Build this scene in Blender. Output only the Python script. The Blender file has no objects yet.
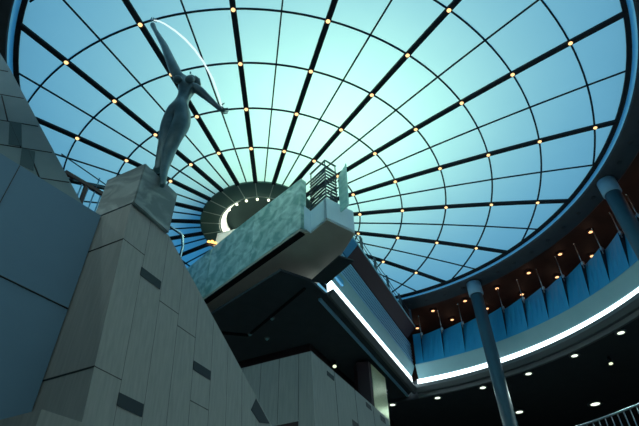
import bpy, bmesh, math, random
from mathutils import Vector, Matrix

# ------------------------------------------------------------------ camera, sky, lights, exposure
SC = bpy.context.scene
COL = SC.collection
S = 0.5            # metres per survey unit
H = 1.6            # eye height
def W(p):          # survey point (origin at the eye) -> metres above the hall floor
    return Vector((p[0]*S, p[1]*S, p[2]*S+H))

cam = bpy.data.cameras.new('camera')
cam.sensor_width = 36.0
cam.lens = 507.415/639*36
cam.clip_start = 0.05
cam.clip_end = 200
camo = bpy.data.objects.new('camera', cam)
COL.objects.link(camo)
Fw = Vector((0.0, 0.7492, 0.6624)).normalized()
roll, = (math.radians(-1.4445),)
r0 = Vector((1, 0, 0)); u0 = r0.cross(Fw).normalized()
Rw = r0*math.cos(roll)+u0*math.sin(roll)
Uw = u0*math.cos(roll)-r0*math.sin(roll)
mw = Matrix((Rw, Uw, -Fw)).transposed().to_4x4()
mw.translation = W((0, 0, 0))
camo.matrix_world = mw
SC.camera = camo

SC.view_settings.view_transform = 'Standard'
SC.view_settings.look = 'None'
SC.view_settings.gamma = 1.0
SC.view_settings.use_curve_mapping = False
SC.view_settings.exposure = 0.0

world = bpy.data.worlds.new('sky')
SC.world = world
world.use_nodes = True
bg = world.node_tree.nodes['Background']
bg.inputs[0].default_value = (0.034, 0.275, 0.58, 1)
bg.inputs[1].default_value = 1.0

CC = (0.29, 17.28)       # centre of the round light well
def area_light(name, loc, size, energy, color, target):
    l = bpy.data.lights.new(name, 'AREA')
    l.shape = 'DISK'; l.size = size; l.energy = energy; l.color = color
    o = bpy.data.objects.new(name, l); COL.objects.link(o)
    o.location = loc
    d = (Vector(target)-Vector(loc)).normalized()
    o.rotation_euler = d.to_track_quat('-Z', 'Y').to_euler()
    return o
# floodlamps in the void above the translucent dome
area_light('dome_backlight', W((0.5, 16.5, 28.8)), 4.0, 370, (0.62, 1.0, 0.58), W((0.5, 16.5, 0)))

random.seed(4)
# ------------------------------------------------------------------ materials
def principled(name, color, rough=0.6, metal=0.0, spec=0.5):
    m = bpy.data.materials.new(name); m.use_nodes = True
    b = m.node_tree.nodes['Principled BSDF']
    b.inputs['Base Color'].default_value = (*color, 1)
    b.inputs['Roughness'].default_value = rough
    b.inputs['Metallic'].default_value = metal
    b.inputs['Specular IOR Level'].default_value = spec
    return m
def noisy(name, c1, c2, scale=3.0, rough=0.6, metal=0.0, stretch=(1, 1, 1), detail=6, bump=0.0, lo=0.35, hi=0.65, spec=0.5, dist=0.0):
    m = principled(name, c1, rough, metal, spec)
    nt = m.node_tree; b = nt.nodes['Principled BSDF']
    tc = nt.nodes.new('ShaderNodeTexCoord'); mp = nt.nodes.new('ShaderNodeMapping')
    mp.inputs['Scale'].default_value = stretch
    nz = nt.nodes.new('ShaderNodeTexNoise'); nz.inputs['Scale'].default_value = scale
    nz.inputs['Detail'].default_value = detail
    nz.inputs['Distortion'].default_value = dist
    cr = nt.nodes.new('ShaderNodeValToRGB')
    cr.color_ramp.elements[0].position = lo; cr.color_ramp.elements[1].position = hi
    cr.color_ramp.elements[0].color = (*c1, 1); cr.color_ramp.elements[1].color = (*c2, 1)
    nt.links.new(tc.outputs['Object'], mp.inputs[0]); nt.links.new(mp.outputs[0], nz.inputs['Vector'])
    nt.links.new(nz.outputs['Fac'], cr.inputs[0]); nt.links.new(cr.outputs[0], b.inputs['Base Color'])
    if bump:
        bp = nt.nodes.new('ShaderNodeBump'); bp.inputs['Strength'].default_value = bump
        bp.inputs['Distance'].default_value = 0.01
        nt.links.new(nz.outputs['Fac'], bp.inputs['Height']); nt.links.new(bp.outputs[0], b.inputs['Normal'])
    return m
def emission(name, color, strength):
    m = bpy.data.materials.new(name); m.use_nodes = True
    nt = m.node_tree; nt.nodes.clear()
    e = nt.nodes.new('ShaderNodeEmission'); e.inputs[0].default_value = (*color, 1); e.inputs[1].default_value = strength
    o = nt.nodes.new('ShaderNodeOutputMaterial'); nt.links.new(e.outputs[0], o.inputs[0])
    return m
def translucent_glass(name, c1, c2):
    m = bpy.data.materials.new(name); m.use_nodes = True
    nt = m.node_tree; nt.nodes.clear()
    t = nt.nodes.new('ShaderNodeBsdfTranslucent'); d = nt.nodes.new('ShaderNodeBsdfDiffuse')
    mx = nt.nodes.new('ShaderNodeMixShader'); mx.inputs[0].default_value = 0.12
    tc = nt.nodes.new('ShaderNodeTexCoord'); nz = nt.nodes.new('ShaderNodeTexNoise')
    nz.inputs['Scale'].default_value = 0.8; nz.inputs['Detail'].default_value = 4
    cr = nt.nodes.new('ShaderNodeValToRGB')
    cr.color_ramp.elements[0].color = (*c1, 1); cr.color_ramp.elements[1].color = (*c2, 1)
    nt.links.new(tc.outputs['Object'], nz.inputs['Vector']); nt.links.new(nz.outputs['Fac'], cr.inputs[0])
    nt.links.new(cr.outputs[0], t.inputs[0]); d.inputs[0].default_value = (0.6, 0.7, 0.75, 1)
    nt.links.new(t.outputs[0], mx.inputs[1]); nt.links.new(d.outputs[0], mx.inputs[2])
    o = nt.nodes.new('ShaderNodeOutputMaterial'); nt.links.new(mx.outputs[0], o.inputs[0])
    return m

M = dict(
    glass=translucent_glass('opal_glass', (0.84, 0.90, 0.92), (0.95, 0.97, 0.97)),
    rimglass=translucent_glass('edge_glass', (0.75, 0.95, 1.0), (0.85, 0.97, 1.0)),
    rib=principled('dark_rib', (0.012, 0.02, 0.028), 0.7, 0, 0.2),
    crown=principled('crown_shade_grey', (0.06, 0.14, 0.125), 0.7),
    crownline=principled('crown_line', (0.35, 0.45, 0.42), 0.5),
    crowndisc=principled('crown_disc', (0.006, 0.03, 0.03), 0.8),
    white=principled('white_paint', (0.8, 0.82, 0.8), 0.5),
    bulb=emission('warm_bulb', (1.0, 0.62, 0.28), 1.7),
    amber=emission('amber_lens', (1.0, 0.50, 0.22), 2.2),
    cool=emission('cool_lens', (0.85, 1.0, 0.80), 1.6),
    coolspot=emission('spot_lens', (0.85, 1.0, 0.65), 1.3),
    cove=emission('cove_tube', (0.80, 0.96, 1.0), 3.6),
    arcgleam=emission('arc_gleam', (0.80, 0.97, 1.0), 1.1),  # white gleam of the polished arc, put in as emission
    crownbulb=emission('crown_bulb', (0.95, 1.0, 0.70), 3.0),
    sconce=emission('sconce_flame', (1.0, 0.55, 0.15), 2.5),
    beam=noisy('beam_plaster', (0.045, 0.058, 0.066), (0.052, 0.066, 0.075), 4, 0.7),
    rimtrim=principled('rim_blue', (0.35, 0.62, 0.9), 0.25, 0.5),
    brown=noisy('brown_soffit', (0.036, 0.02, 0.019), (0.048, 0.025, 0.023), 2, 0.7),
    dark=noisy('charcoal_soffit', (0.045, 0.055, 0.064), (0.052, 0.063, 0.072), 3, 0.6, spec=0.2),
    darker=principled('near_black', (0.012, 0.012, 0.014), 0.8, 0, 0.1),  # near-black for base shade strip, screen casing and ceiling trims
    palewall=noisy('pale_wall', (0.5, 0.52, 0.52), (0.56, 0.58, 0.58), 2, 0.8),
    wall=noisy('deck_wall', (0.05, 0.05, 0.055), (0.07, 0.07, 0.075), 2, 0.8),
    floor=noisy('hall_carpet', (0.45, 0.46, 0.46), (0.55, 0.56, 0.56), 20, 0.9),
    panel=noisy('blue_panel', (0.018, 0.31, 0.60), (0.02, 0.34, 0.64), 2, 0.45),
    band=noisy('pale_band', (0.24, 0.47, 0.52), (0.27, 0.50, 0.55), 2, 0.6),
    soffit=principled('grey_soffit', (0.13, 0.15, 0.16), 0.5),
    slat=principled('blue_slat', (0.24, 0.52, 0.72), 0.45, 0.0),
    gapdark=principled('gap_and_shade', (0.015, 0.03, 0.045), 0.8),
    maroon=principled('maroon_board', (0.045, 0.022, 0.028), 0.6),
    capblue=principled('cap_glass', (0.25, 0.55, 0.65), 0.3),
    steel=principled('steel', (0.35, 0.42, 0.48), 0.3, 0.8),
    darksteel=principled('dark_steel', (0.05, 0.07, 0.09), 0.4, 0.6),
    chrome=principled('chrome', (0.75, 0.8, 0.82), 0.12, 1.0),
    column=noisy('column_blue', (0.02, 0.075, 0.11), (0.024, 0.085, 0.12), 2, 0.5),
    capital=principled('capital_blue', (0.22, 0.42, 0.55), 0.5),
    concrete=noisy('board_concrete', (0.36, 0.39, 0.39), (0.43, 0.455, 0.45), 6, 0.8, stretch=(6, 6, 0.5), bump=0.25),
    concrete2=noisy('side_concrete', (0.5,0.5,0.47),(0.56,0.56,0.53), 3, 0.85, bump=0.2),
    joint=principled('joint_line', (0.06, 0.07, 0.07), 0.9),
    slot=principled('dark_slot', (0.03, 0.05, 0.065), 0.55, 0, .25),
    bluewall=noisy('blue_render', (0.155, 0.30, 0.44), (0.17, 0.325, 0.47), 1.2, 0.75),
    tile=noisy('slate_tile', (0.27, 0.41, 0.44), (0.31, 0.45, 0.48), 3, 0.6),
    tiledark=principled('slate_strip', (0.08, 0.17, 0.19), 0.5),
    stone=noisy('grey_marble', (0.16, 0.22, 0.235), (0.46, 0.56, 0.58), 1.8, 0.4, stretch=(1, 1, 2.2), detail=8, dist=1.8, lo=0.42, hi=0.75),
    marble=noisy('green_marble', (0.20, 0.44, 0.42), (0.78, 0.98, 0.94), 3.0, 0.3, stretch=(1, 1, 1.3), detail=12, dist=.6, lo=0.38, hi=0.70),
    bronze=noisy('bronze', (0.065, 0.145, 0.17), (0.12, 0.225, 0.26), 5, 0.38, 0.25),
    beige=noisy('beige_soffit', (0.52, 0.49, 0.41), (0.56, 0.53, 0.45), 3, 0.8),
    landing=noisy('pale_blue_render', (0.64, 0.80, 0.92), (0.68, 0.84, 0.94), 3, 0.8),
    fin=noisy('teal_glass', (0.35, 0.65, 0.62), (0.55, 0.82, 0.78), 5, 0.25, stretch=(1, 1, 1.5)),
    brownsteel=principled('brown_steel', (0.10, 0.035, 0.03), 0.5),
    brass=noisy('brushed_brass', (0.55, 0.62, 0.35), (0.75, 0.8, 0.5), 12, 0.35, 0.3, stretch=(1, 1, 8)),
)

# ------------------------------------------------------------------ builders
def V3(p): return Vector(p)
class MB:
    """collects shapes given in survey units; build() links them as ONE mesh object"""
    def __init__(s): s.bm = bmesh.new()
    def face(s, pts, mat=0):
        f = s.bm.faces.new([s.bm.verts.new(W(p)) for p in pts]); f.material_index = mat; return f
    def prism(s, poly, vec):
        """solid from a planar polygon and an extrusion vector"""
        vec = V3(vec); n = len(poly)
        a = [s.bm.verts.new(W(p)) for p in poly]; b = [s.bm.verts.new(W(V3(p)+vec)) for p in poly]
        s.bm.faces.new(a); s.bm.faces.new(b[::-1])
        for i in range(n): s.bm.faces.new((a[i], b[i], b[(i+1) % n], a[(i+1) % n]))
        return s
    def box(s, o, ex, ey, ez):
        o, ex, ey, ez = map(V3, (o, ex, ey, ez))
        return s.prism([o, o+ex, o+ex+ey, o+ey], ez)
    def bar(s, a, b, w, h=None, up=(0, 0, 1)):
        a, b, up = V3(a), V3(b), V3(up); h = h or w
        d = (b-a).normalized(); x = d.cross(up)
        if x.length < 1e-4: x = d.cross(Vector((1, 0, 0)))
        x.normalize(); y = x.cross(d)
        return s.prism([a-x*w/2-y*h/2, a+x*w/2-y*h/2, a+x*w/2+y*h/2, a-x*w/2+y*h/2], b-a)
    def tube(s, pts, r, n=8, closed=False):
        pts = [V3(p) for p in pts]; rs = r if isinstance(r, (list, tuple)) else [r]*len(pts)
        rings = []; prev = None; L = len(pts)
        for i, p in enumerate(pts):
            if closed: d = pts[(i+1) % L]-pts[i-1]
            else: d = pts[min(i+1, L-1)]-pts[max(i-1, 0)]
            d.normalize()
            if prev is None:
                x = d.cross(Vector((0, 0, 1)))
                if x.length < 1e-3: x = d.cross(Vector((1, 0, 0)))
            else: x = prev-d*prev.dot(d)
            x.normalize(); prev = x; y = d.cross(x)
            rings.append([s.bm.verts.new(W(p+(x*math.cos(t)+y*math.sin(t))*rs[i])) for t in [2*math.pi*j/n for j in range(n)]])
        m = L if closed else L-1
        for i in range(m):
            A, B = rings[i], rings[(i+1) % L]
            for j in range(n):
                f = s.bm.faces.new((A[j], A[(j+1) % n], B[(j+1) % n], B[j])); f.smooth = True
        if not closed:
            s.bm.faces.new(rings[0][::-1]); s.bm.faces.new(rings[-1])
        return s
    def sphere(s, c, r, seg=10, rings=6):
        m = Matrix.Translation(W(c)) @ Matrix.Diagonal((r*S, r*S, r*S, 1))
        g = bmesh.ops.create_uvsphere(s.bm, u_segments=seg, v_segments=rings, radius=1, matrix=m)
        for v in g['verts']:
            for f in v.link_faces: f.smooth = True
        return s
    def lathe(s, c, prof, n=32, smooth=True):
        """closed profile [(r,z)] turned about the vertical through c; r=0 ends allowed"""
        rings = []
        for r, z in prof:
            rings.append([s.bm.verts.new(W((c[0]+r*math.cos(2*math.pi*j/n), c[1]+r*math.sin(2*math.pi*j/n), z))) for j in range(n)])
        for A, B in zip(rings, rings[1:]):
            for j in range(n):
                f = s.bm.faces.new((A[j], A[(j+1) % n], B[(j+1) % n], B[j])); f.smooth = smooth
        if prof[0][0] > 0: s.bm.faces.new(rings[0][::-1])
        if prof[-1][0] > 0: s.bm.faces.new(rings[-1])
        return s
    def sweep(s, prof, a0, a1, n, closed_prof=True, caps=True, smooth=False):
        """profile [(r,z)] swept round the well centre between two angles in degrees"""
        full = abs(a1-a0) >= 359.99
        rings = []
        N = n if full else n+1
        for i in range(N):
            t = math.radians(a0+(a1-a0)*i/n); c, q = math.cos(t), math.sin(t)
            rings.append([s.bm.verts.new(W((CC[0]+r*c, CC[1]+r*q, z))) for r, z in prof])
        P = len(prof)
        for i in range(n):
            A, B = rings[i], rings[(i+1) % N]
            for j in range(P if closed_prof else P-1):
                f = s.bm.faces.new((A[j], A[(j+1) % P], B[(j+1) % P], B[j])); f.smooth = smooth
        if closed_prof and caps and not full:
            s.bm.faces.new(rings[0][::-1]); s.bm.faces.new(rings[-1])
        return s
    def build(s, name, mat, parent=None, origin=None):
        bm = s.bm
        bmesh.ops.recalc_face_normals(bm, faces=bm.faces[:])
        if origin is None:
            lo = Vector((min(v.co.x for v in bm.verts), min(v.co.y for v in bm.verts), min(v.co.z for v in bm.verts)))
            hi = Vector((max(v.co.x for v in bm.verts), max(v.co.y for v in bm.verts), max(v.co.z for v in bm.verts)))
            origin = Vector(((lo.x+hi.x)/2, (lo.y+hi.y)/2, lo.z))
        else: origin = W(origin)
        bmesh.ops.translate(bm, verts=bm.verts[:], vec=-origin)
        me = bpy.data.meshes.new(name); bm.to_mesh(me); bm.free()
        for m in (mat if isinstance(mat, (list, tuple)) else [mat]): me.materials.append(m)
        o = bpy.data.objects.new(name, me); COL.objects.link(o)
        if parent:
            o.parent = parent; o.location = origin-wloc(parent)
        else: o.location = origin
        return o
def wloc(o):
    v = Vector(o.location)
    while o.parent: o = o.parent; v += Vector(o.location)
    return v
def tag(o, label=None, cat=None, group=None, kind=None):
    if label: o['label'] = label
    if cat: o['category'] = cat
    if group: o['group'] = group
    if kind: o['kind'] = kind
    return o
def thing(name, loc, label, cat, group=None):
    o = bpy.data.objects.new(name, None); COL.objects.link(o); o.location = W(loc)
    o.empty_display_size = 0.1
    return tag(o, label, cat, group)
def pol(r, a, z):
    t = math.radians(a); return Vector((CC[0]+r*math.cos(t), CC[1]+r*math.sin(t), z))
# plan axes of the straight building parts
UA = Vector((math.cos(math.radians(64.4)), math.sin(math.radians(64.4)), 0))   # along the pylon and the stair block
WA = Vector((-UA.y, UA.x, 0))
CD = Vector((0.418, 0.9084, 0)); CN = Vector((0.9084, -0.418, 0))              # along / across the chord gallery
def ch(s, t, z): return CN*s+CD*t+Vector((0, 0, z))
DA = Vector((math.cos(math.radians(39)), math.sin(math.radians(39)), 0))       # diagonal of the landing
DB = Vector((-DA.y, DA.x, 0))

# ------------------------------------------------------------------ the room shell
def struct(o): return tag(o, kind='structure')
Z0 = -H/S
b = MB(); b.box((-34, -16, Z0-.4), (70, 0, 0), (0, 68, 0), (0, 0, .4)); struct(b.build('floor', M['floor']))
b = MB(); b.box((-34, 51, Z0), (70, 0, 0), (0, .5, 0), (0, 0, 23)); struct(b.build('wall_far', M['wall']))
b = MB(); b.box((-34, -16, Z0), (70, 0, 0), (0, .5, 0), (0, 0, 23)); struct(b.build('wall_near', M['palewall']))
b = MB(); b.box((-34, -15.5, Z0), (.5, 0, 0), (0, 66.5, 0), (0, 0, 23)); struct(b.build('wall_left', M['palewall']))
b = MB(); b.box((35.5, -15.5, Z0), (.5, 0, 0), (0, 66.5, 0), (0, 0, 23)); struct(b.build('wall_right', M['palewall']))

def slab_with_round_hole(b, R, z, th, n=96):
    """square slab filling the shell, round hole of radius R about the well"""
    x0, x1, y0, y1 = -33.5, 35.5, -15.5, 51
    inn, out = [], []
    for i in range(n):
        t = 2*math.pi*i/n; c, s = math.cos(t), math.sin(t)
        k = 1e9
        if c > 1e-9: k = min(k, (x1-CC[0])/c)
        if c < -1e-9: k = min(k, (x0-CC[0])/c)
        if s > 1e-9: k = min(k, (y1-CC[1])/s)
        if s < -1e-9: k = min(k, (y0-CC[1])/s)
        inn.append((CC[0]+R*c, CC[1]+R*s)); out.append((CC[0]+k*c, CC[1]+k*s))
    vs = {}
    for key, L in (('i', inn), ('o', out)):
        for lev, zz in ((0, z), (1, z+th)):
            vs[key, lev] = [b.bm.verts.new(W((x, y, zz))) for x, y in L]
    for i in range(n):
        j = (i+1) % n
        b.bm.faces.new((vs['i', 0][i], vs['i', 0][j], vs['o', 0][j], vs['o', 0][i]))
        b.bm.faces.new((vs['i', 1][i], vs['o', 1][i], vs['o', 1][j], vs['i', 1][j]))
        b.bm.faces.new((vs['i', 0][i], vs['i', 1][i], vs['i', 1][j], vs['i', 0][j]))
        b.bm.faces.new((vs['o', 0][i], vs['o', 0][j], vs['o', 1][j], vs['o', 1][i]))
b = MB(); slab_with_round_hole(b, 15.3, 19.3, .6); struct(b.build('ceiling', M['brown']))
b = MB(); b.sweep([(14.32, 18.79), (14.36, 18.70), (15.5, 18.56), (15.6, 18.62), (15.6, 19.95), (15.3, 19.95), (14.6, 19.0)], 0, 360, 144, smooth=False)
struct(b.build('trim_1', M['beam']))
b = MB(); b.sweep([(14.1, 18.80), (14.32, 18.79), (14.32, 18.81), (14.1, 18.82)], 0, 360, 144); struct(b.build('trim_2', M['rimglass']))
b = MB(); b.sweep([(13.93, 18.86), (14.1, 18.80), (14.1, 18.92), (13.93, 18.98)], 0, 360, 144); struct(b.build('trim_3', M['rib']))

# slab between the two decks: its underside is the lower ceiling, its top the gallery floor
b = MB(); slab_with_round_hole(b, 16.75, 12.75, 1.2)
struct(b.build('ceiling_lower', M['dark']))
arc = [tuple(pol(16.75, a, 0)[:2]) for a in (72, 80, 90, 100, 110, 120, 130, 137)]
chs = ch(-8.45, 19.0, 0); che = ch(-8.45, 31.85, 0)
poly = [(-1.79, 18.48), (-0.46, 19.36), (chs.x+.1, chs.y), (che.x, che.y)]+arc+[(-9.6, 26.0), (-5.44, 22.0)]
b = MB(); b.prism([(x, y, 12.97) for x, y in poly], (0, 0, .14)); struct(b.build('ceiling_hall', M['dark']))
# lower deck floor
b = MB(); slab_with_round_hole(b, 16.75, 6.0, .5); struct(b.build('floor_lower', M['wall']))

# ------------------------------------------------------------------ the luminous dome
FM = Matrix(((0.9990205693023783, 0.030835233219453133, -0.031734689269852616),
             (-0.029306411897542142, 0.9984382706800694, 0.047562105326449375),
             (0.03315171688531026, -0.04658549166526635, 0.9983640396337709)))
DX, DY, DZ, DK = -3.54808, 21.95129, 20.64+.1, 0.0042    # glass lies a little above the bulbs
PH, DE = math.radians(60.304), 2*math.pi/22
RR = [3.45, 5.918, 8.38, 10.849, 13.347, 15.819, 18.296, 20.77]
def dome(r, rib, off=0.0):
    a = PH+DE*rib
    return FM @ Vector((DX-r*math.cos(a), DY-r*math.sin(a), DZ-DK*r*r+off))
def rmax(rib, R=14.0):
    lo, hi = 0.0, 30.0
    for _ in range(40):
        m = (lo+hi)/2; p = dome(m, rib)
        if math.hypot(p.x-CC[0], p.y-CC[1]) < R: lo = m
        else: hi = m
    return lo
apex = dome(0, 0)
dm = thing('glass_dome', (apex.x, apex.y, 18.8), 'large round luminous glass dome with dark radial ribs over the whole hall', 'skylight')
b = MB()
for h in range(44):
    for i in range(len(RR)):
        r0_ = RR[i]; r1_ = RR[i+1] if i+1 < len(RR) else 23.0
        n = 6; A = []; B = []
        any_ = False
        for q in range(n+1):
            rb = h*.5+.5*q/n; rm = rmax(rb, 14.1)
            A.append(dome(min(r0_, rm), rb)); B.append(dome(min(r1_, rm), rb))
        for q in range(n):
            if (B[q]-A[q]).length < 1e-4 and (B[q+1]-A[q+1]).length < 1e-4: continue
            pts = [A[q], A[q+1], B[q+1], B[q]]
            if (B[q]-A[q]).length < 1e-4: pts = [A[q], A[q+1], B[q+1]]
            elif (B[q+1]-A[q+1]).length < 1e-4: pts = [A[q], A[q+1], B[q]]
            b.face(pts)
bmesh.ops.remove_doubles(b.bm, verts=b.bm.verts[:], dist=1e-4)
b.build('opal_glazing', M['glass'], dm)
def strip(b, pts, w, d):
    """bar of width w and depth d hung under the glass along points"""
    n = len(pts)
    prev = None; first = None
    for i in range(n):
        t = (pts[min(i+1, n-1)]-pts[max(i-1, 0)]).normalized(); nr = FM @ Vector((0, 0, 1)); x = t.cross(nr).normalized()*w/2
        ring = [b.bm.verts.new(W(q)) for q in (pts[i]-x+nr*.01, pts[i]+x+nr*.01, pts[i]+x-nr*d, pts[i]-x-nr*d)]
        if prev:
            for j in range(4): b.bm.faces.new((prev[j], prev[(j+1) % 4], ring[(j+1) % 4], ring[j]))
        else: b.bm.faces.new(ring[::-1])
        prev = ring
    b.bm.faces.new(prev)
for rib in range(22):
    rm = rmax(rib, 14.0)
    pts = [dome(3.4+(rm-3.4)*i/10, rib) for i in range(11)]
    b = MB(); strip(b, pts, .225, .12); b.build('main_rib', M['rib'], dm)
    rm = rmax(rib+.5, 14.0)
    pts = [dome(3.4+(rm-3.4)*i/10, rib+.5) for i in range(11)]
    b = MB(); strip(b, pts, .06, .06); b.build('glazing_bar', M['rib'], dm)
for r in RR[1:]:
    seg = []; run = []
    for q in range(22*8+1):
        rb = q/8
        if r < rmax(rb, 14.0): run.append(dome(r, rb))
        else:
            if len(run) > 1: seg.append(run)
            run = []
    if len(run) > 1: seg.append(run)
    if len(seg) > 1 and r < rmax(0, 14.0): seg[0] = seg.pop()+seg[0][1:]
    b = MB()
    for sg in seg: strip(b, sg, .07, .06)
    b.build('ring_bar', M['rib'], dm)
# the crown in the middle: added unseen grey annulus, lit well, dark disc
def dring(b, prof, n=88):
    rings = [[b.bm.verts.new(W(dome(r, 22*j/n, off))) for j in range(n)] for r, off in prof]
    for A, B in zip(rings, rings[1:]):
        for j in range(n): b.bm.faces.new((A[j], A[(j+1) % n], B[(j+1) % n], B[j]))
b = MB(); dring(b, [(3.5, 0), (3.5, -.12), (2.32, -.12), (2.32, .0)]); b.build('crown_ring', M['crown'], dm)
b = MB(); dring(b, [(2.40, -.13), (2.02, .25), (2.02, .32), (2.45, -.1), (2.40, -.13)]); b.build('crown_well', M['white'], dm)
b = MB(); dring(b, [(3.7, 2.0), (3.7, 2.4), (.01, 2.4), (.01, 2.0), (3.7, 2.0)]); b.build('crown_shade_disc', M['crown'], dm)  # added unseen disc that dims the glass round the crown
b = MB(); dring(b, [(2.1, .24), (2.1, .62), (.01, .62)]); b.build('crown_disc', M['crowndisc'], dm)
for rib in range(22):
    b = MB(); strip(b, [dome(2.35, rib, -.12), dome(3.45, rib, -.12)], .04, .03); b.build('crown_seam', M['crownline'], dm)
    b = MB(); b.sphere(dome(2.2, rib, -.12), .075); b.build('crown_bulb', M['crownbulb'], dm)
for i in range(22):
    l = bpy.data.lights.new('crown_glow', 'POINT'); l.energy = 2.2; l.color = (.93, 1, .78); l.shadow_soft_size = .05
    o = bpy.data.objects.new('crown_glow', l); COL.objects.link(o); o.parent = dm
    o.location = W(dome(2.1, i, -.16))-wloc(dm)
# warm bulbs where the ribs cross the rings
ORD = ['first', 'second', 'third', 'fourth', 'fifth', 'sixth', 'outermost']
bulb0 = None
for i, r in enumerate(RR[1:7]):
    for rib in range(-1, 11):
        if r > rmax(rib, 13.7): continue
        p = dome(r, rib, -.09)
        if bulb0 is None:
            b = MB(); b.sphere((0, 0, 0), .098, 12, 8)
            bulb0 = b.build('dome_bulb', M['bulb'], None, (0, 0, 0)); o = bulb0
        else:
            o = bulb0.copy(); COL.objects.link(o)
        o.location = W(p)
        tag(o, 'small round warm bulb where a wide rib crosses the %s ring from the dome centre' % ORD[i], 'light bulb', 'bulbs on the %s ring of the dome' % ORD[i])

# small dark air vents in the rim soffit
v0 = None
for k in range(22):
    a = 82-k*5.0
    if v0 is None:
        b = MB(); b.lathe((0, 0), [(.09, -.03), (.13, -.03), (.13, .03), (.05, .03)], 14); v0 = b.build('rim_vent', M['dark'], None, (0, 0, 0)); o = v0
    else: o = v0.copy(); COL.objects.link(o)
    o.location = W(pol(14.95, a, 18.62))
    tag(o, 'tiny dark round vent in the sloping rim around the dome', 'vent', 'vents in the dome rim')

# ------------------------------------------------------------------ the curved gallery on the right
A0, A1 = 67.2, -150.0
gp = thing('gallery_parapet', pol(16.3, 20, 13.0), 'curved balcony parapet clad in blue panels beneath the dome rim', 'balcony parapet')
JA = [66.55-5.143*k for k in range(42)]
def parapet_panel(a_hi, a_lo, step):
    # each panel leans out and its left side is set back behind its neighbour, more so towards the top
    b = MB(); n = 4; fr = []; bk = []
    for i in range(n+1):
        f = i/n; a = a_hi-(a_hi-a_lo)*f; rt = 16.40+step*(1-f)
        fr.append((pol(15.98, a, 14.75), pol(rt, a, 17.12))); bk.append((pol(16.10, a, 14.75), pol(rt+.10, a, 17.12)))
    vf = [[b.bm.verts.new(W(p)) for p in q] for q in fr]; vb = [[b.bm.verts.new(W(p)) for p in q] for q in bk]
    for i in range(n):
        b.bm.faces.new((vf[i][0], vf[i+1][0], vf[i+1][1], vf[i][1])); b.bm.faces.new((vb[i][0], vb[i][1], vb[i+1][1], vb[i+1][0]))
        b.bm.faces.new((vf[i][1], vf[i+1][1], vb[i+1][1], vb[i][1])); b.bm.faces.new((vf[i][0], vb[i][0], vb[i+1][0], vf[i+1][0]))
    for i in (0, n):
        f = b.bm.faces.new((vf[i][0], vf[i][1], vb[i][1], vb[i][0])); f.material_index = 1  # step faces coloured dark for the shade between neighbouring panels
    pn = b.build('parapet_panel', [M['panel'], M['gapdark']], gp)
    if step:
        b = MB(); p = [pol(16.0, a_lo, 14.78), pol(16.41, a_lo, 17.1), pol(16.40+step+.02, a_lo, 17.1), pol(16.12, a_lo, 14.78)]
        b.prism(p, (pol(1, a_lo+90, 0)-Vector((CC[0], CC[1], 0)))*.02); b.build('shade_return', M['gapdark'], pn)  # thin dark sheet carrying the same painted shade down the step
parapet_panel(68.4, 66.55, .0)
for a in JA[:-1]: parapet_panel(a, a-5.143, .42)
b = MB(); b.sweep([(16.25, 14.7), (16.8, 14.7), (17.1, 17.0), (17.0, 17.0)], 68.5, A1, 130); b.build('backing', M['gapdark'], gp)
b = MB(); b.sweep([(16.46, 13.92), (15.98, 14.70), (15.98, 14.74), (16.6, 14.74), (16.6, 13.92)], 68.6, A1, 150); b.build('fascia_band', M['band'], gp)
b = MB(); b.sweep([(16.48, 13.26), (16.58, 13.26), (16.58, 13.92), (16.48, 13.92)], 69.0, A1, 150); b.build('cove_light', M['cove'], gp)
b = MB(); b.sweep([(16.40, 13.78), (16.43, 13.78), (16.43, 13.82), (16.40, 13.82)], 69.0, A1, 150); b.build('cove_rail', M['steel'], gp)
b = MB(); b.sweep([(16.06, 13.43), (16.06, 13.22), (16.28, 12.98), (16.50, 12.98), (16.56, 12.74), (16.74, 12.74), (16.74, 13.25), (16.12, 13.25), (16.12, 13.43)], 69.4, A1, 150); b.build('cove_soffit', M['soffit'], gp)
b = MB(); b.tube([pol(16.97, 68.0-(68.0-A1)*i/80, 17.05) for i in range(81)], .03, 6); b.build('coping', M['panel'], gp)
post0 = None
for a in JA[:-1]:
    b = MB(); p0 = pol(16.42, a-.3, 16.7); p1 = pol(16.46, a-.3, 18.5)
    b.tube([p0, p1], .032, 6); sn = b.build('stanchion', M['steel'], gp)
    tg = Vector((math.sin(math.radians(a)), -math.cos(math.radians(a)), 0)); rd = Vector((math.cos(math.radians(a)), math.sin(math.radians(a)), 0))
    b = MB(); b.box(pol(16.36, a-.2, 16.9), tg*.13, rd*.14, (0, 0, .2)); b.build('clamp', M['steel'], sn)
    b = MB(); b.sphere(p1, .05, 8, 6); b.build('finial', M['chrome'], sn)

# amber downlights in the gallery ceiling
def downlight(name, r, lens, rim_m, depth=.12):
    t = thing(name, (0, 0, 0), '', '')
    b = MB(); b.lathe((0, 0), [(r, -depth), (r*1.25, -depth), (r*1.25, .02), (r, .02), (r, -depth)], 20); b.build('bezel', rim_m, t, (0, 0, 0))
    b = MB(); b.lathe((0, 0), [(r*.98, -depth*.8), (r*.6, -depth*1.1), (.01, -depth*1.2)], 20); b.build('lens', lens, t, (0, 0, 0))
    return t
def lamp_light(t, energy, color, angle=110):
    l = bpy.data.lights.new('lamp_light', 'SPOT'); l.energy = energy; l.color = color
    l.spot_size = math.radians(angle); l.spot_blend = .6; l.shadow_soft_size = .08
    o = bpy.data.objects.new('lamp_light', l); COL.objects.link(o); o.parent = t; o.location = (0, 0, -.12)
def dup(root):
    r = root.copy(); COL.objects.link(r)
    for c in list(root.children):
        d = c.copy(); COL.objects.link(d); d.parent = r
    return r
am0 = downlight('amber_downlight', .17, M['amber'], M['brown'], .14)
first = True
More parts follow.
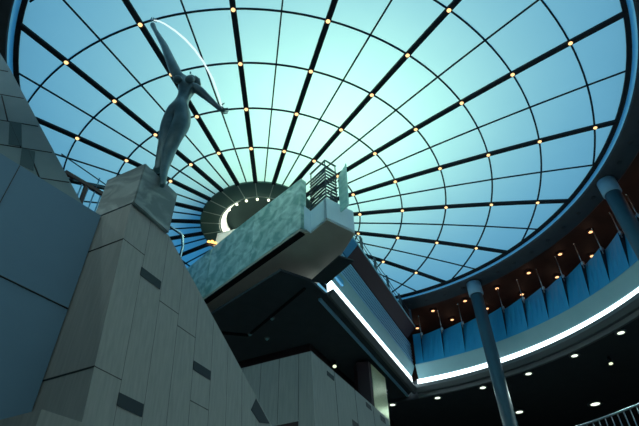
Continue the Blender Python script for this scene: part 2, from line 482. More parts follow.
def place(proto, used, p, label, cat, group=None):
    t = proto if not used else dup(proto)
    t.location = W(p); tag(t, label, cat, group)
    if not group and 'group' in t: del t['group']
    return t
n_am = 0
for ring, rr, a_s in (('middle', 17.45, 71.28), ('rear', 19.45, 68.75), ('inner', 15.95, 41.5)):
    for k in range(9):
        if ring == 'inner' and k in (1, 5, 6, 7, 8): continue
        p = pol(rr, a_s-8.08*k, 19.3)
        t = place(am0, n_am > 0, p, 'round amber downlight in the %s ring of the brown gallery ceiling' % ring, 'downlight', '%s ring of gallery downlights' % ring)
        n_am += 1
        l = bpy.data.lights.new('amber_glow', 'POINT'); l.energy = 0.45; l.color = (1, .6, .4); l.shadow_soft_size = .06
        o = bpy.data.objects.new('amber_glow', l); COL.objects.link(o); o.parent = t; o.location = (0, 0, -.2)
# back wall of the gallery
b = MB(); b.sweep([(21.8, 13.95), (22.3, 13.95), (22.3, 19.3), (21.8, 19.3)], 75, -75, 60); struct(b.build('wall_gallery', M['brown']))

# cool downlights in the lower ceiling
cl0 = downlight('ceiling_downlight', .25, M['cool'], M['soffit'], .05)
lamp_light(cl0, 42, (.75, 1, .95), 165)
for k in range(36):
    place(cl0, k > 0, pol(17.07, 75.6-10.1*k, 12.75), 'small round white downlight in the row just below the curved light strip', 'downlight', 'downlights along the curved strip')
big = downlight('ceiling_downlight', .42, M['cool'], M['soffit'], .05)
lamp_light(big, 150, (.8, 1, .9))
place(big, False, (18.33, 34.6, 12.75), 'largest bright oval downlight in the dark ceiling above the stair rail', 'downlight')
mid = downlight('ceiling_downlight', .34, M['cool'], M['soffit'], .10)
place(mid, False, (13.45, 35.6, 12.75), 'bright downlight standing right beside the tall round column low down', 'downlight')
def spot(p, d, label):
    t = thing('spotlight', p, label, 'spotlight')
    p = Vector(p); d = Vector(d).normalized()
    b = MB(); b.tube([p, p-Vector((0, 0, .16))], .04, 8); b.build('stem', M['darksteel'], t)
    q = p-Vector((0, 0, .22))
    b = MB(); b.tube([q-d*.18, q+d*.2], [.10, .125], 14); b.build('housing', M['darksteel'], t)
    b = MB(); b.tube([q+d*.2, q+d*.215], .11, 14); b.build('lens', M['coolspot'], t)
spot((16.3, 27.5, 12.75), (-.1, -.25, -.95), 'tilted spotlight on the dark ceiling between downlights right of the column')
spot((.64, 27.5, 12.97), (.0, -.45, -.9), 'glowing spotlight on the dark ceiling above the concrete block corner')
for p, lab in (((-2.50, 22.5, 12.97), 'unlit small dome fitting topmost of the three on the dark ceiling'),
               ((-3.80, 24.07, 12.97), 'unlit small dome fitting nearest the pylon on the dark ceiling'),
               ((-2.96, 24.6, 12.97), 'unlit small dome fitting nearest the concrete block on the dark ceiling')):
    t = thing('ceiling_fitting', p, lab, 'light fitting')
    b = MB(); b.lathe((p[0], p[1]), [(.14, p[2]), (.14, p[2]-.05), (.11, p[2]-.05)], 16); b.build('collar', M['soffit'], t)
    b = MB(); b.sphere((p[0], p[1], p[2]-.06), .09, 12, 8); b.build('globe', M['band'], t)

# columns
def column(a, label):
    p = pol(14.92, a, 0); t = thing('round_column', (p.x, p.y, Z0), label, 'column')
    b = MB(); b.lathe((p.x, p.y), [(.39, Z0), (.39, 17.8)], 40); b.build('shaft', M['column'], t)
    b = MB(); b.lathe((p.x, p.y), [(.42, 17.7), (.46, 17.75), (.46, 18.60)], 40); b.build('capital', M['capital'], t)
    b = MB(); b.lathe((p.x, p.y), [(.55, Z0), (.55, Z0+.35), (.45, Z0+.45), (.38, Z0+.45)], 40); b.build('base', M['column'], t)
column(48.9, 'tall round blue column standing before the curved balcony panels')
column(7.2, 'thick round blue column at the right edge below the dome rim')

# lower deck railing, bottom right
rl = thing('deck_railing', pol(16.6, 35, 6.5), 'curved steel railing with thin uprights in the bottom right corner', 'railing')
b = MB(); b.tube([pol(16.6, 64-i*1.0, 9.0) for i in range(90)], .06, 8); b.build('handrail', M['steel'], rl)
for i in range(70):
    b = MB(); p = pol(16.6, 60-i*1.22, 6.5); b.tube([p, p+Vector((0, 0, 2.5))], .03, 6); b.build('baluster', M['steel'], rl)
# glowing screen on the lower deck, at the right picture edge
t = thing('wall_screen', (21.3, 31.3, 12.0), 'small pale blue lit screen at the right edge under dark ceiling', 'screen')
b = MB(); b.box((21.2, 31.2, 11.2), (.9, -.5, 0), (.1, .18, 0), (0, 0, .9)); b.build('casing', M['darker'], t)
b = MB(); b.box((21.26, 31.12, 11.28), (.78, -.434, 0), (.012, .022, 0), (0, 0, .74)); b.build('display', emission('screen_glow', (.3, .7, .8), .5), t)
b = MB(); b.tube([(21.7, 31.05, 12.0), (21.7, 31.05, 12.75)], .04, 8); b.build('hanger', M['darksteel'], t)

# ------------------------------------------------------------------ the straight (chord) gallery front
T0, T1 = 18.85, 31.95
gf = thing('gallery_facade', ch(-8.2, 25, 12.97), 'straight gallery front with grooved blue cladding and a long light strip', 'balcony front')
b = MB(); b.box(ch(-8.42, T0+.1, 13.2), CD*(T1-T0), CN*.12, (0, 0, .86)); b.build('cove_light', M['cove'], gf)
b = MB(); b.prism([ch(-8.42, T0, 14.07), ch(-8.28, T0, 14.07), ch(-7.99, T0, 14.70), ch(-7.99, T0, 14.72), ch(-8.42, T0, 14.72)], CD*(T1-T0)); b.build('fascia_band', M['band'], gf)
b = MB(); b.prism([ch(-8.5, T0, 14.72), ch(-8.08, T0, 14.72), ch(-8.08, T0, 16.45), ch(-8.5, T0, 16.45)], CD*(T1-T0)); b.build('cladding_back', M['gapdark'], gf)
for i in range(7):
    z = 14.82+i*.232
    b = MB(); b.box(ch(-8.08, T0, z), CD*(T1-T0-.02), CN*.05, (0, 0, .12)); b.build('slat', M['slat'], gf)
for ta, tb, nm_, mt_ in ((20.9, T1-.7, 'fascia_board', 'maroon'), (17.2, 20.88, 'fascia_end', 'panel')):
    b = MB(); b.prism([ch(-8.4, ta, 16.44), ch(-8.0, ta, 16.44), ch(-7.38, ta, 17.03), ch(-7.38, ta, 17.12), ch(-8.4, ta, 17.12)], CD*(tb-ta)); b.build(nm_, M[mt_], gf)
b = MB(); b.box(ch(-7.5, T0-1.7, 17.12), CD*(T1-T0+1.0), CN*.16, (0, 0, .10)); b.build('coping', M['capblue'], gf)
b = MB(); b.prism([ch(-8.42, T0, 13.17), ch(-8.05, T0, 13.29), ch(-8.05, T0, 13.18), ch(-8.25, T0, 12.97), ch(-8.42, T0, 12.97)], CD*(T1-T0+.2)); b.build('cove_soffit', M['soffit'], gf)
b = MB(); b.box(ch(-8.85, T0, 12.86), CD*(T1-T0+.2), CN*.14, (0, 0, .11)); b.build('soffit_bead', M['slat'], gf)
b = MB(); b.box(ch(-8.42, T0-1.4, 14.26), CD*2.8, CN*.36, (0, 0, 2.1)); b.build('end_block', M['panel'], gf)
b = MB(); b.prism([(.79, 17.52, 12.97), (-.46, 19.36, 12.97), (.27, 19.60, 12.97), (1.43, 17.87, 12.97)], (0, 0, .08)); b.build('end_plate', M['dark'], gf)
hr = thing('gallery_handrail', ch(-7.45, 25, 17.22), 'thin dark post and wire handrail along the straight gallery front', 'handrail')
tops = []
for i, tt in enumerate((17.6, 19.6, 21.6, 23.8, 26.0, 28.4, 30.6)):
    for dx in (0, .22):
        p = ch(-7.42, tt+dx, 17.22); q = p+Vector((0, 0, 1.0))
        b = MB(); b.bar(p, q, .06, .09); b.build('post', M['darksteel'], hr)
    tops.append(ch(-7.45, tt+.11, 18.2))
    b = MB(); b.sphere(tops[-1], .08, 8, 6); b.build('finial', M['darksteel'], hr)
for dz in (0, -.35, -.7):
    b = MB(); pts = []
    for p, q in zip(tops, tops[1:]):
        for k in range(6): f = k/6; pts.append(p.lerp(q, f)+Vector((0, 0, dz-.5*f*(1-f))))
    pts.append(tops[-1]+Vector((0, 0, dz))); b.tube(pts, .022, 5); b.build('wire', M['darksteel'], hr)

# ------------------------------------------------------------------ landing with marble balustrade
LA = Vector((.31, 16.39, 14.1))
ld = thing('landing', LA, 'pale blue landing box with beige underside jutting into the hall', 'landing')
Bc = Vector((1.54, 17.36, 14.1))
mdir = Vector((-5.28, 5.45, 0)).normalized()
Mq = Vector((-.69, 16.9, 14.1)); Me = Mq+mdir*10.6
L1 = LA+DB*1.15
und = [LA, Bc, Vector((.9, 19.04, 14.1)), Vector((.3, 20.3, 14.1)), Vector((-.4, 21.6, 14.1)), Me+Vector((.7, .7, 0))*1.4+Vector((0, 0, 0)), Me, Mq+mdir*.25, L1]
b = MB(); b.prism([p-Vector((0, 0, .02)) for p in und], (0, 0, .14)); b.build('soffit', M['beige'], ld)
b = MB(); b.prism([LA, Bc, Bc+Vector((0, 0, 1.3)), LA+Vector((0, 0, 1.3))], Vector((DB.x, DB.y, 0))*.18); b.build('front_panel', M['landing'], ld)
b = MB(); b.prism([LA, L1, L1+Vector((0, 0, 1.3)), LA+Vector((0, 0, 1.3))], Vector((DA.x, DA.y, 0))*.18); b.build('side_panel', M['landing'], ld)
e = Vector((.9, 19.04, 14.1)); b = MB(); b.prism([Bc, e, e+Vector((0, 0, 1.3)), Bc+Vector((0, 0, 1.3))], Vector((-.17, -.06, 0))); b.build('rear_panel', M['landing'], ld)
b = MB(); b.prism([L1-DB*.02, Mq, Mq+Vector((0, 0, 1.3)), L1-DB*.02+Vector((0, 0, 1.3))], Vector((.1, .12, 0))); b.build('return_panel', M['landing'], ld)
rg = thing('landing_railing', LA+Vector((0, 0, 1.3)), 'stack of thin dark horizontal bars bent round the landing corner', 'railing')
g2 = LA+DA*.78
for i in range(11):
    z = 15.62+i*.205 if i < 10 else 17.95
    b = MB(); c = LA+DA*.09+DB*.09; p = [LA+DB*1.25+DA*.09, c, g2+DB*.09-DA*.04]
    b.tube([Vector((q.x, q.y, z)) for q in p], .055, 6); b.build('rail', M['darksteel'], rg)
for q in (LA+DA*.09+DB*.09+DB*.02, LA+DB*1.2+DA*.09, g2+DB*.09-DA*.08):
    b = MB(); b.bar((q.x, q.y, 15.4), (q.x, q.y, 17.95), .05); b.build('post', M['darksteel'], rg)
fn = thing('glass_fin', g2+Vector((0, 0, .8)), 'upright mottled teal glass fin standing out beside the landing rail', 'glass panel')
b = MB(); P = lambda o, z: Vector((g2.x, g2.y, z))-DB*o
b.prism([P(0, 14.95), P(.55, 14.97), P(.58, 17.62), P(.5, 17.5), P(.05, 17.22), P(0, 17.05)], DA*.06); b.build('pane', M['fin'], fn)
b = MB(); b.box(P(-.02, 15.1)-DA*.03, -DB*.1, DA*.12, (0, 0, .12)); b.build('clip', M['chrome'], fn)
b = MB(); b.box(P(-.02, 16.8)-DA*.03, -DB*.1, DA*.12, (0, 0, .12)); b.build('clip', M['chrome'], fn)

mb = thing('marble_balustrade', Mq+Vector((0, 0, .15)), 'solid balustrade of streaked sea green marble below the dome centre', 'balustrade')
nrm = Vector((-mdir.y, mdir.x, 0))
if nrm.y > 0: nrm = -nrm     # towards the viewer
def mslab(t0, t1, zt0, zt1, zb=14.25):
    b = MB(); p = Mq+mdir*t0; q = Mq+mdir*t1
    b.prism([Vector((p.x, p.y, zb)), Vector((q.x, q.y, zb)), Vector((q.x, q.y, zt1)), Vector((p.x, p.y, zt0))], -nrm*.32); return b
mslab(.22, 3.8, 17.3, 17.4).build('marble_slab', M['marble'], mb)
mslab(3.82, 7.69, 17.4, 17.43).build('marble_slab', M['marble'], mb)
mslab(7.77, 10.4, 17.42, 17.36).build('marble_slab', M['marble'], mb)
b = MB(); p = Mq+mdir*.25+nrm*.02; b.box(Vector((p.x, p.y, 14.0)), mdir*10.1, -nrm*.30, (0, 0, .07)); b.build('base_shade', M['darker'], mb)  # dark strip painted in for the shade under the marble foot
# pale canopy and sconce behind the balustrade
cn = thing('canopy', (-5.4, 22.2, 17.8), 'pale wedge shaped canopy glimpsed above the marble balustrade', 'canopy')
b = MB(); b.prism([(-6.1, 23.04, 18.0), (-5.75, 21.98, 18.0), (-4.49, 21.56, 18.0), (-4.34, 22.18, 18.0), (-5.24, 23.4, 18.0)], (0, 0, .1)); b.build('board', M['glass'], cn)
b = MB(); b.tube([(-5.0, 22.4, 14.25), (-5.0, 22.4, 18.0)], .08, 10); b.build('post', M['darksteel'], cn)
b = MB(); b.tube([(-5.0, 22.4, 14.25), (-5.0, 22.4, 14.32)], .2, 12); b.build('foot', M['darksteel'], cn)
sc = thing('sconce_lamp', (-5.8, 23.05, 14.24), 'glowing golden lamp cluster at the end of the marble balustrade', 'lamp')
for dx, dz in ((-.17, .0), (0, .07), (.17, .0)):
    b = MB(); b.sphere((-6.1+dx, 22.45+dx*.4, 17.82+dz), .10, 10, 8); b.build('globe', M['sconce'], sc)
b = MB(); b.bar((-6.4, 22.35, 17.68), (-5.8, 22.6, 17.68), .16, .08); b.build('bracket', M['brownsteel'], sc)
l = bpy.data.lights.new('sconce_glow', 'POINT'); l.energy = 2.5; l.color = (1, .85, .6); l.shadow_soft_size = .06
o = bpy.data.objects.new('sconce_glow', l); COL.objects.link(o); o.parent = sc; o.location = W((-6.0, 22.6, 17.62))-wloc(sc)
b = MB(); b.tube([(-5.8, 23.05, 14.24), (-5.8, 23.05, 17.55), (-6.1, 22.47, 17.66)], .05, 8); b.build('stem', M['brownsteel'], sc)
sh = thing('stair_handrail', (-4.83, 14, Z0), 'pale steel handrail end turning down beside the pylon edge', 'handrail')
b = MB(); b.tube([(-5.41, 14, 11.9), (-4.96, 14, 11.54), (-4.90, 14, 11.44), (-4.81, 14, 10.97), (-4.83, 14, 10.5), (-4.83, 14, Z0)], .05, 8); b.build('rail', M['chrome'], sh)

# ------------------------------------------------------------------ concrete pylon, pedestal, statue
AB = Vector((-3.95, 7.80, 7.28))
TILT = .085
def pf(u, z, out=0.0):            # point on the battered front of the pylon
    return AB+UA*u+WA*(-(AB.z-z)*TILT-out)+Vector((0, 0, z-AB.z))
py = thing('concrete_pylon', (-4.2, 8.4, Z0), 'tall tapering board marked concrete pylon carrying the statue', 'pylon')
def slope(u): return 7.30-(u-1.22)*.668
zb = Z0
ue = 7.70
prof = [(0, 7.28), (1.22, 7.30), (ue, slope(ue)), (ue, zb), (0, zb)]
b = MB()
fr = [pf(u, z) for u, z in prof]; th = 1.12
bk = [Vector((p.x, p.y, p.z)) for p in [AB+UA*u+WA*th+Vector((0, 0, z-AB.z)) for u, z in prof]]
va = [b.bm.verts.new(W(p)) for p in fr]; vb = [b.bm.verts.new(W(p)) for p in bk]
b.bm.faces.new(va); b.bm.faces.new(vb[::-1])
for i in range(5): b.bm.faces.new((va[i], va[(i+1) % 5], vb[(i+1) % 5], vb[i]))
b.build('body', M['concrete'], py)
def seam(pts, w=.022):
    b = MB(); pts = [Vector(p) for p in pts]; b.tube(pts, w, 4); b.build('joint', M['joint'], py)
for i in range(1, 13):
    u = .61*i
    seam([pf(u, slope(u)-.02 if u > 1.22 else 7.28, -.012), pf(u, zb+.05, -.012)], .016)
for u0_, u1_, z in ((0, .61, 6.32), (0, .61, 3.62), (1.22, 1.83, 5.55), (1.83, 2.44, 5.28), (2.44, 3.05, 3.9), (0, .61, .5), (1.22, 1.83, 1.2)):
    seam([pf(u0_, z, -.012), pf(u1_, z, -.012)], .02)
for z in (6.32, 3.62, .5):
    seam([pf(0, z, 0), AB+WA*1.1+Vector((0, 0, z-AB.z))], .018)
for u0_, z0_, z1_ in ((.585, 6.0, 5.80), (.60, 3.40, 3.18), (2.445, 4.75, 4.55)):
    w = .60
    b = MB(); b.prism([pf(u0_, z0_, .012), pf(u0_+w, z0_, .012), pf(u0_+w, z1_, .012), pf(u0_, z1_, .012)], WA*.05); b.build('slot', M['slot'], py)

b = MB(); b.prism([pf(4.88, 4.78, .012), pf(4.66, 4.44, .012), pf(5.03, 4.25, .012), pf(5.50, 4.37, .012)], WA*.05); b.build('slot', M['slot'], py)
PT = 8.5
pd_c = Vector((-3.89, 7.76, 0))
b = MB(); b.box(pd_c+Vector((0, 0, 7.29)), UA*1.15, WA*1.15, (0, 0, PT-7.29))
bmesh.ops.bevel(b.bm, geom=b.bm.edges[:], offset=.01, segments=2, affect='EDGES')
tag(b.build('pedestal', M['stone']), 'square grey veined marble block on top of the concrete pylon', 'pedestal')

def skin(joints, edges, root, levels=2):
    me = bpy.data.meshes.new('tmp'); names = list(joints)
    org = W(joints[root][0])
    me.from_pydata([W(joints[n][0])-org for n in names], [(names.index(a), names.index(c)) for a, c in edges], [])
    ob = bpy.data.objects.new('tmp', me); COL.objects.link(ob)
    sk = ob.modifiers.new('s', 'SKIN'); sk.use_smooth_shade = True; sk.branch_smoothing = .6
    for i, n in enumerate(names):
        r = joints[n][1]; r = r if isinstance(r, tuple) else (r, r)
        me.skin_vertices[0].data[i].radius = (r[0]*S, r[1]*S)
        me.skin_vertices[0].data[i].use_root = (n == root)
    sb = ob.modifiers.new('d', 'SUBSURF'); sb.levels = levels; sb.render_levels = levels
    dg = bpy.context.evaluated_depsgraph_get()
    m2 = bpy.data.meshes.new_from_object(ob.evaluated_get(dg))
    bpy.data.objects.remove(ob); bpy.data.meshes.remove(me)
    for p in m2.polygons: p.use_smooth = True
    return m2, org
st = thing('bronze_statue', (-3.72, 8.45, PT), 'slender dark bronze figure with raised arm standing on the marble block', 'statue')
def J(x, z, r, y=8.45): return (Vector((x, y, z)), r)
Jn = dict(
    pelvis=J(-3.77, 11.38, (.30, .24)), waist=J(-3.72, 11.95, (.235, .20)), chest=J(-3.75, 12.42, (.31, .25)), neckb=J(-3.86, 12.84, .20, 8.5), neck=J(-3.82, 13.0, .11, 8.58),
    head=J(-3.75, 13.14, (.15, .15), 8.64), crown=J(-3.66, 13.2, .12, 8.72),
    hipF=J(-3.60, 11.10, .27, 8.40), thF=J(-3.56, 10.64, .265, 8.36), knF=J(-3.64, 10.0, .20, 8.32), caF=J(-3.70, 9.49, .165, 8.36), anF=J(-3.64, 8.78, .11, 8.26), heF=J(-3.72, 8.57, .085, 8.32), toF=J(-3.54, 8.10, .07, 8.14),
    hipB=J(-3.95, 11.12, .26, 8.5), thB=J(-3.92, 10.66, .26, 8.5), knB=J(-3.90, 10.02, .20, 8.5), caB=J(-3.92, 9.5, .17, 8.6), anB=J(-3.95, 9.2, .12, 8.62), toB=J(-4.02, 9.08, .10, 8.58),
    shL=J(-4.08, 12.98, .19), ulL=J(-4.40, 13.75, .16), elL=J(-4.80, 14.75, .115), wrL=J(-5.27, 15.70, .075), haL=J(-5.45, 16.14, .10),
    shR=J(-3.46, 12.40, .165), elR=J(-3.04, 11.87, .105), wrR=J(-2.70, 11.42, .07), haR=J(-2.57, 11.30, .09))
Ed = [('pelvis', 'waist'), ('waist', 'chest'), ('chest', 'neckb'), ('neckb', 'neck'), ('neck', 'head'), ('head', 'crown'),
      ('pelvis', 'hipF'), ('hipF', 'thF'), ('thF', 'knF'), ('knF', 'caF'), ('caF', 'anF'), ('anF', 'toF'), ('anF', 'heF'),
      ('pelvis', 'hipB'), ('hipB', 'thB'), ('thB', 'knB'), ('knB', 'caB'), ('caB', 'anB'), ('anB', 'toB'),
      ('neckb', 'shL'), ('shL', 'ulL'), ('ulL', 'elL'), ('elL', 'wrL'), ('wrL', 'haL'), ('chest', 'shR'), ('shR', 'elR'), ('elR', 'wrR'), ('wrR', 'haR')]
m2, org = skin(Jn, Ed, 'pelvis')
bm = bmesh.new(); bm.from_mesh(m2)
def add_blob(c, r):
    bmesh.ops.create_uvsphere(bm, u_segments=14, v_segments=10, radius=1, matrix=Matrix.Translation(W(c)-org) @ Matrix.Diagonal((r[0]*S, r[1]*S, r[2]*S, 1)))
for c, r in (((-3.58, 8.20, 12.42), (.135, .12, .12)), ((-3.94, 8.24, 12.50), (.135, .12, .12)), ((-3.74, 8.5, 13.22), (.025, .04, .035))): add_blob(c, r)
def finger(base, d, l, bend, r=.02):
    base = Vector(base); d = Vector(d).normalized(); pts = []
    p = base; 
    for k in range(4):
        pts.append(p.copy()); p = p+d*l/3; d = (d+Vector(bend)*.45).normalized()
    mbt = MB(); mbt.tube(pts, [r, r*.95, r*.85, r*.6], 6)
    me = bpy.data.meshes.new('f'); mbt.bm.to_mesh(me); mbt.bm.free()
    me.transform(Matrix.Translation(-org)); bm.from_mesh(me); bpy.data.meshes.remove(me)
for k in range(4):
    finger((-5.50+.045*k, 8.40+.03*k, 16.26+.015*k), (-.2, -.1, 1), .20-.02*abs(k-1), (.5, 0, -.3))
    finger((-2.56, 8.37+.045*k, 11.27-.01*k), (1, -.1, -.5), .19-.02*abs(k-1), (-.2, 0, .8))
finger((-5.42, 8.36, 16.18), (.9, -.2, .4), .15, (0, 0, .6), .022)
finger((-2.60, 8.37, 11.36), (.4, -.2, .8), .14, (.5, 0, -.2), .022)
for f in bm.faces: f.smooth = True
bm.to_mesh(m2); bm.free()
m2.name = 'figure'; m2.materials.clear(); m2.materials.append(M['bronze'])
fo = bpy.data.objects.new('figure', m2); COL.objects.link(fo); fo.parent = st; fo.location = org-wloc(st)
# loose hair thrown back
b = MB(); b.tube([(-3.70, 8.72, 13.22), (-3.60, 8.80, 13.22), (-3.52, 8.86, 13.1)], [.13, .12, .05], 10); b.build('hair', M['bronze'], st)
arcp = [(-5.44, 16.22), (-5.20, 16.12), (-4.96, 15.92), (-4.53, 15.44), (-4.14, 14.92), (-3.75, 14.3), (-3.39, 13.61), (-2.98, 12.65), (-2.70, 11.78), (-2.56, 11.28)]
ac = thing('polished_arc', (-2.56, 8.42, 11.28), 'thin polished arc gleaming white, held between the bronze hands', 'arc')
b = MB(); b.tube([(x, 8.36, z) for x, z in arcp], [.018, .022, .026, .03, .033, .033, .03, .026, .022, .018], 8); b.build('tube', M['arcgleam'], ac)  # polished rod; its gleam comes from the emissive material
for (x, z) in (arcp[0], arcp[-1]):
    b = MB(); b.sphere((x, 8.36, z), .045, 8, 6); b.build('end_cap', M['chrome'], ac)

# blue rendered stair wall left of the pylon
Q0 = AB+WA*.80
bwd = Vector((math.cos(math.radians(57)), math.sin(math.radians(57)), 0)); bwn = Vector((-bwd.y, bwd.x, 0))
bw = thing('blue_wall', (-5.4, 6.6, Z0), 'broad smooth blue rendered stair wall left of the pylon', 'stair wall')
p0 = Q0-bwd*.035
b = MB(); b.prism([Vector((p0.x, p0.y, Z0)), Vector((p0.x, p0.y, 7.26)), Vector((p0.x, p0.y, 7.20))-bwd*2.3, Vector((p0.x, p0.y, 7.05))-bwd*7, Vector((p0.x, p0.y, Z0))-bwd*7], bwn*.35)
b.build('body', M['bluewall'], bw)
for z in (4.97, 2.2):
    b = MB(); b.tube([Vector((p0.x, p0.y, z))-bwn*.005, Vector((p0.x, p0.y, z))-bwd*7-bwn*.005], .016, 4); b.build('joint', M['joint'], bw)
b = MB(); q = p0-bwd*1.85; b.tube([Vector((q.x, q.y, 4.97))-bwn*.005, Vector((q.x, q.y, 7.2))-bwn*.005], .01, 4); b.build('joint', M['joint'], bw)

# slate clad raking wall behind it
TD = Vector((math.cos(math.radians(15)), math.sin(math.radians(15)), 0)); TN = Vector((-TD.y, TD.x, 0))
T_0 = Vector((-6.28, 9.85, 0))
def tl(d, z, out=0): return T_0+TD*d-TN*out+Vector((0, 0, z))
tw = thing('slate_wall', tl(-2.5, Z0), 'raking grey slate wall in the upper left corner with dark strips', 'wall')
b = MB(); b.prism([tl(.9, 7.8), tl(0, 9.2), tl(-1.85, 11.84), tl(-3.59, 14.34), tl(-5.0, 16.2), tl(-9, 16.2), tl(-9, Z0), tl(.9, Z0)], TN*.6); b.build('body', M['tile'], tw)
def tseam(a, c): 
    b = MB(); b.tube([a, c], .018, 4); b.build('joint', M['joint'], tw)
for z, d1 in ((13.05, -2.75), (11.93, -1.98), (10.95, -1.3), (9.93, -.55), (14.2, -3.6), (8.9, .1)): tseam(tl(-8.9, z), tl(d1, z))
for a_, c_ in (((-3.35, 13.0), (-2.80, 11.93)), ((-2.75, 11.93), (-2.12, 10.97)), ((-1.9, 10.9), (-1.3, 9.93))): tseam(tl(*a_), tl(*c_))
for q4 in (((-2.75, 11.92), (-2.43, 11.93), (-2.10, 11.0), (-2.45, 11.0)), ((-2.08, 10.93), (-1.72, 10.88), (-1.52, 10.14), (-1.92, 10.30))):
    b = MB(); b.prism([tl(d, z, .015) for d, z in q4], TN*.05); b.build('dark_strip', M['tiledark'], tw)

# little plinth at the bottom left
sb = thing('low_plinth', (-3.6, 6.6, Z0), 'low concrete plinth at the foot of the pylon in bottom left corner', 'plinth')
c = Vector((-3.49, 6.24, 0)); pu = Vector((math.cos(math.radians(56)), math.sin(math.radians(56)), 0)); pw = Vector((-pu.y, pu.x, 0))
b = MB(); b.prism([c+Vector((0, 0, Z0)), c+pu*1.15+Vector((0, 0, Z0)), c+pu*1.15+WA*1.0+Vector((0, 0, Z0)), c+WA*1.7+Vector((0, 0, Z0))], (0, 0, 2.4-Z0))
b.build('body', M['concrete'], sb)

# glazed screen with brown beam glimpsed between slate wall and pylon
gs = thing('glazed_screen', (-6.9, 10.9, 7.0), 'brown framed rail with thin blue rods seen left of the marble block', 'railing')
ba, bb = Vector((-7.48, 10.29, 10.96)), Vector((-6.3, 11.83, 11.0))
b = MB(); b.bar(ba, bb, .10, .13); b.build('beam', M['brownsteel'], gs)
b = MB(); b.bar((-7.05, 10.86, 10.95), (-7.02, 10.9, 9.6), .10); b.build('brace', M['brownsteel'], gs)
b = MB(); b.bar((-7.3, 10.52, 10.85), (-6.5, 11.57, 11.4), .07); b.build('strut', M['darksteel'], gs)
for k in range(6):
    p = ba.lerp(bb, .3+.11*k); b = MB(); b.tube([Vector((p.x, p.y, 9.0)), Vector((p.x, p.y, 11.5 if k == 2 else 10.9))], .022, 5); b.build('rod', M['slat'], gs)
for z in (10.2, 9.5):
    b = MB(); b.tube([Vector((ba.x, ba.y, z)), Vector((bb.x, bb.y, z))], .025, 5); b.build('crossbar', M['slat'], gs)
b = MB(); b.tube([Vector((-7.66, 10.05, 11.5)), Vector((-6.3, 11.83, 11.35))], .02, 5); b.build('wire', M['darksteel'], gs)
for p in (ba, bb):
    b = MB(); b.bar(Vector((p.x, p.y, Z0)), Vector((p.x, p.y, 10.95)), .12); b.build('post', M['brownsteel'], gs)

# ------------------------------------------------------------------ concrete lift block under the hall ceiling
KC = Vector((-.376, 14.736, 0)); KT = 7.28; KS = KT/12.4
kb = thing('concrete_block', (-.6, 28, Z0), 'pale board marked concrete block below the dark ceiling', 'concrete block')
def kf(u, z, out=0): return KC+UA*u+WA*(-(KT-z)*TILT*.55-out)+Vector((0, 0, z))
b = MB()
ul = 6.9; kw = 3.3
ring1 = [kf(0, Z0), kf(ul, Z0), KC+UA*ul+WA*kw+Vector((0, 0, Z0)), KC+WA*kw+Vector((0, 0, Z0))]
ring2 = [kf(0, KT), kf(ul, KT), KC+UA*ul+WA*kw+Vector((0, 0, KT)), KC+WA*kw+Vector((0, 0, KT))]
va = [b.bm.verts.new(W(p)) for p in ring1]; vb = [b.bm.verts.new(W(p)) for p in ring2]
b.bm.faces.new(va[::-1]); b.bm.faces.new(vb)
for i in range(4): b.bm.faces.new((va[i], va[(i+1) % 4], vb[(i+1) % 4], vb[i]))
b.build('body', M['concrete'], kb)
for w_ in (.43, 1.13, 1.81, 2.5):
    b = MB(); p = KC+WA*w_; b.tube([Vector((p.x, p.y, 1)), Vector((p.x, p.y, KT))], .007, 4); b.build('joint', M['joint'], kb)
for u_ in (1.7, 3.4, 5.1):
    b = MB(); b.tube([kf(u_, 1), kf(u_, KT)], .009, 4); b.build('joint', M['joint'], kb)
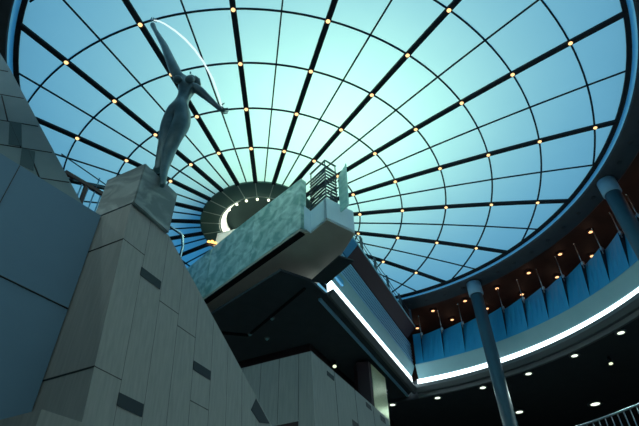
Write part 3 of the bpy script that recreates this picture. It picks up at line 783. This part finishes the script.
for u_, za, zb_ in ((1.10, 7.07, 6.915), (2.86, 6.05, 5.85), (4.4, 7.17, 7.0), (5.85, 7.15, 6.95)):
    b = MB(); b.prism([kf(u_, za, .012), kf(u_+.52, za, .012), kf(u_+.52, zb_, .012), kf(u_, zb_, .012)], WA*.05); b.build('slot', M['slot'], kb)
b = MB(); p = KC-UA*.015+WA*.43; b.box(Vector((p.x, p.y, 4.6)), WA*.85, UA*.04, (0, 0, .62)); b.build('opening', M['maroon'], kb)
b = MB(); p = KC-UA*.02+WA*.40; b.box(Vector((p.x, p.y, 5.2)), WA*.9, UA*.05, (0, 0, .04)); b.build('frame', M['concrete'], kb)
# bulkhead hanging under the hall ceiling
BC = Vector((-.64, 25.1, 0))*1.005
b = MB(); b.box(BC+UA*.1+WA*.1+Vector((0, 0, 12.46)), UA*13, WA*5.2, (0, 0, .51)); struct(b.build('trim_4', M['maroon']))
b = MB(); b.bar((-.75, 19.85, 12.93), (-3.9, 24.2, 12.93), .12, .06); struct(b.build('trim_5', M['darker']))
b = MB(); b.bar((-3.9, 24.2, 12.93), (-6.2, 23.6, 12.93), .2, .06); struct(b.build('trim_6', M['darker']))
# chrome lighting track behind the pier
lh = thing('lighting_track', (2.9, 30.2, 12.97), 'short bright chrome track under the dark ceiling passing behind the brass pier', 'lighting track')
for dz in (0, .2):
    b = MB(); b.tube([(2.02, 30.5, 12.25-dz), (3.85, 30.25, 12.25-dz)], .06, 8); b.build('rail', M['chrome'], lh)
for q in ((2.4, 30.45), (3.5, 30.3)):
    b = MB(); b.tube([(q[0], q[1], 12.0), (q[0], q[1], 12.97)], .035, 8); b.build('hanger', M['darksteel'], lh)
# brass faced pier
bp = thing('brass_pier', (3.1, 28.5, 6.5), 'narrow pier with glowing brushed brass face beside dark frame', 'pier')
b = MB(); b.prism([(2.73, 27.5, 6.5), (3.69, 29.45, 6.5), (3.45, 29.57, 6.5), (2.49, 27.62, 6.5)], (0, 0, 6.2)); b.build('brass_face', M['brass'], bp)
b = MB(); b.prism([(2.70, 27.45, 6.5), (2.45, 27.57, 6.5), (3.47, 29.62, 6.5), (2.8, 30.0, 6.5), (1.75, 27.9, 6.5), (1.9, 27.3, 6.5), (2.55, 27.2, 6.5)], (0, 0, 6.24)); b.build('dark_frame', M['maroon'], bp)
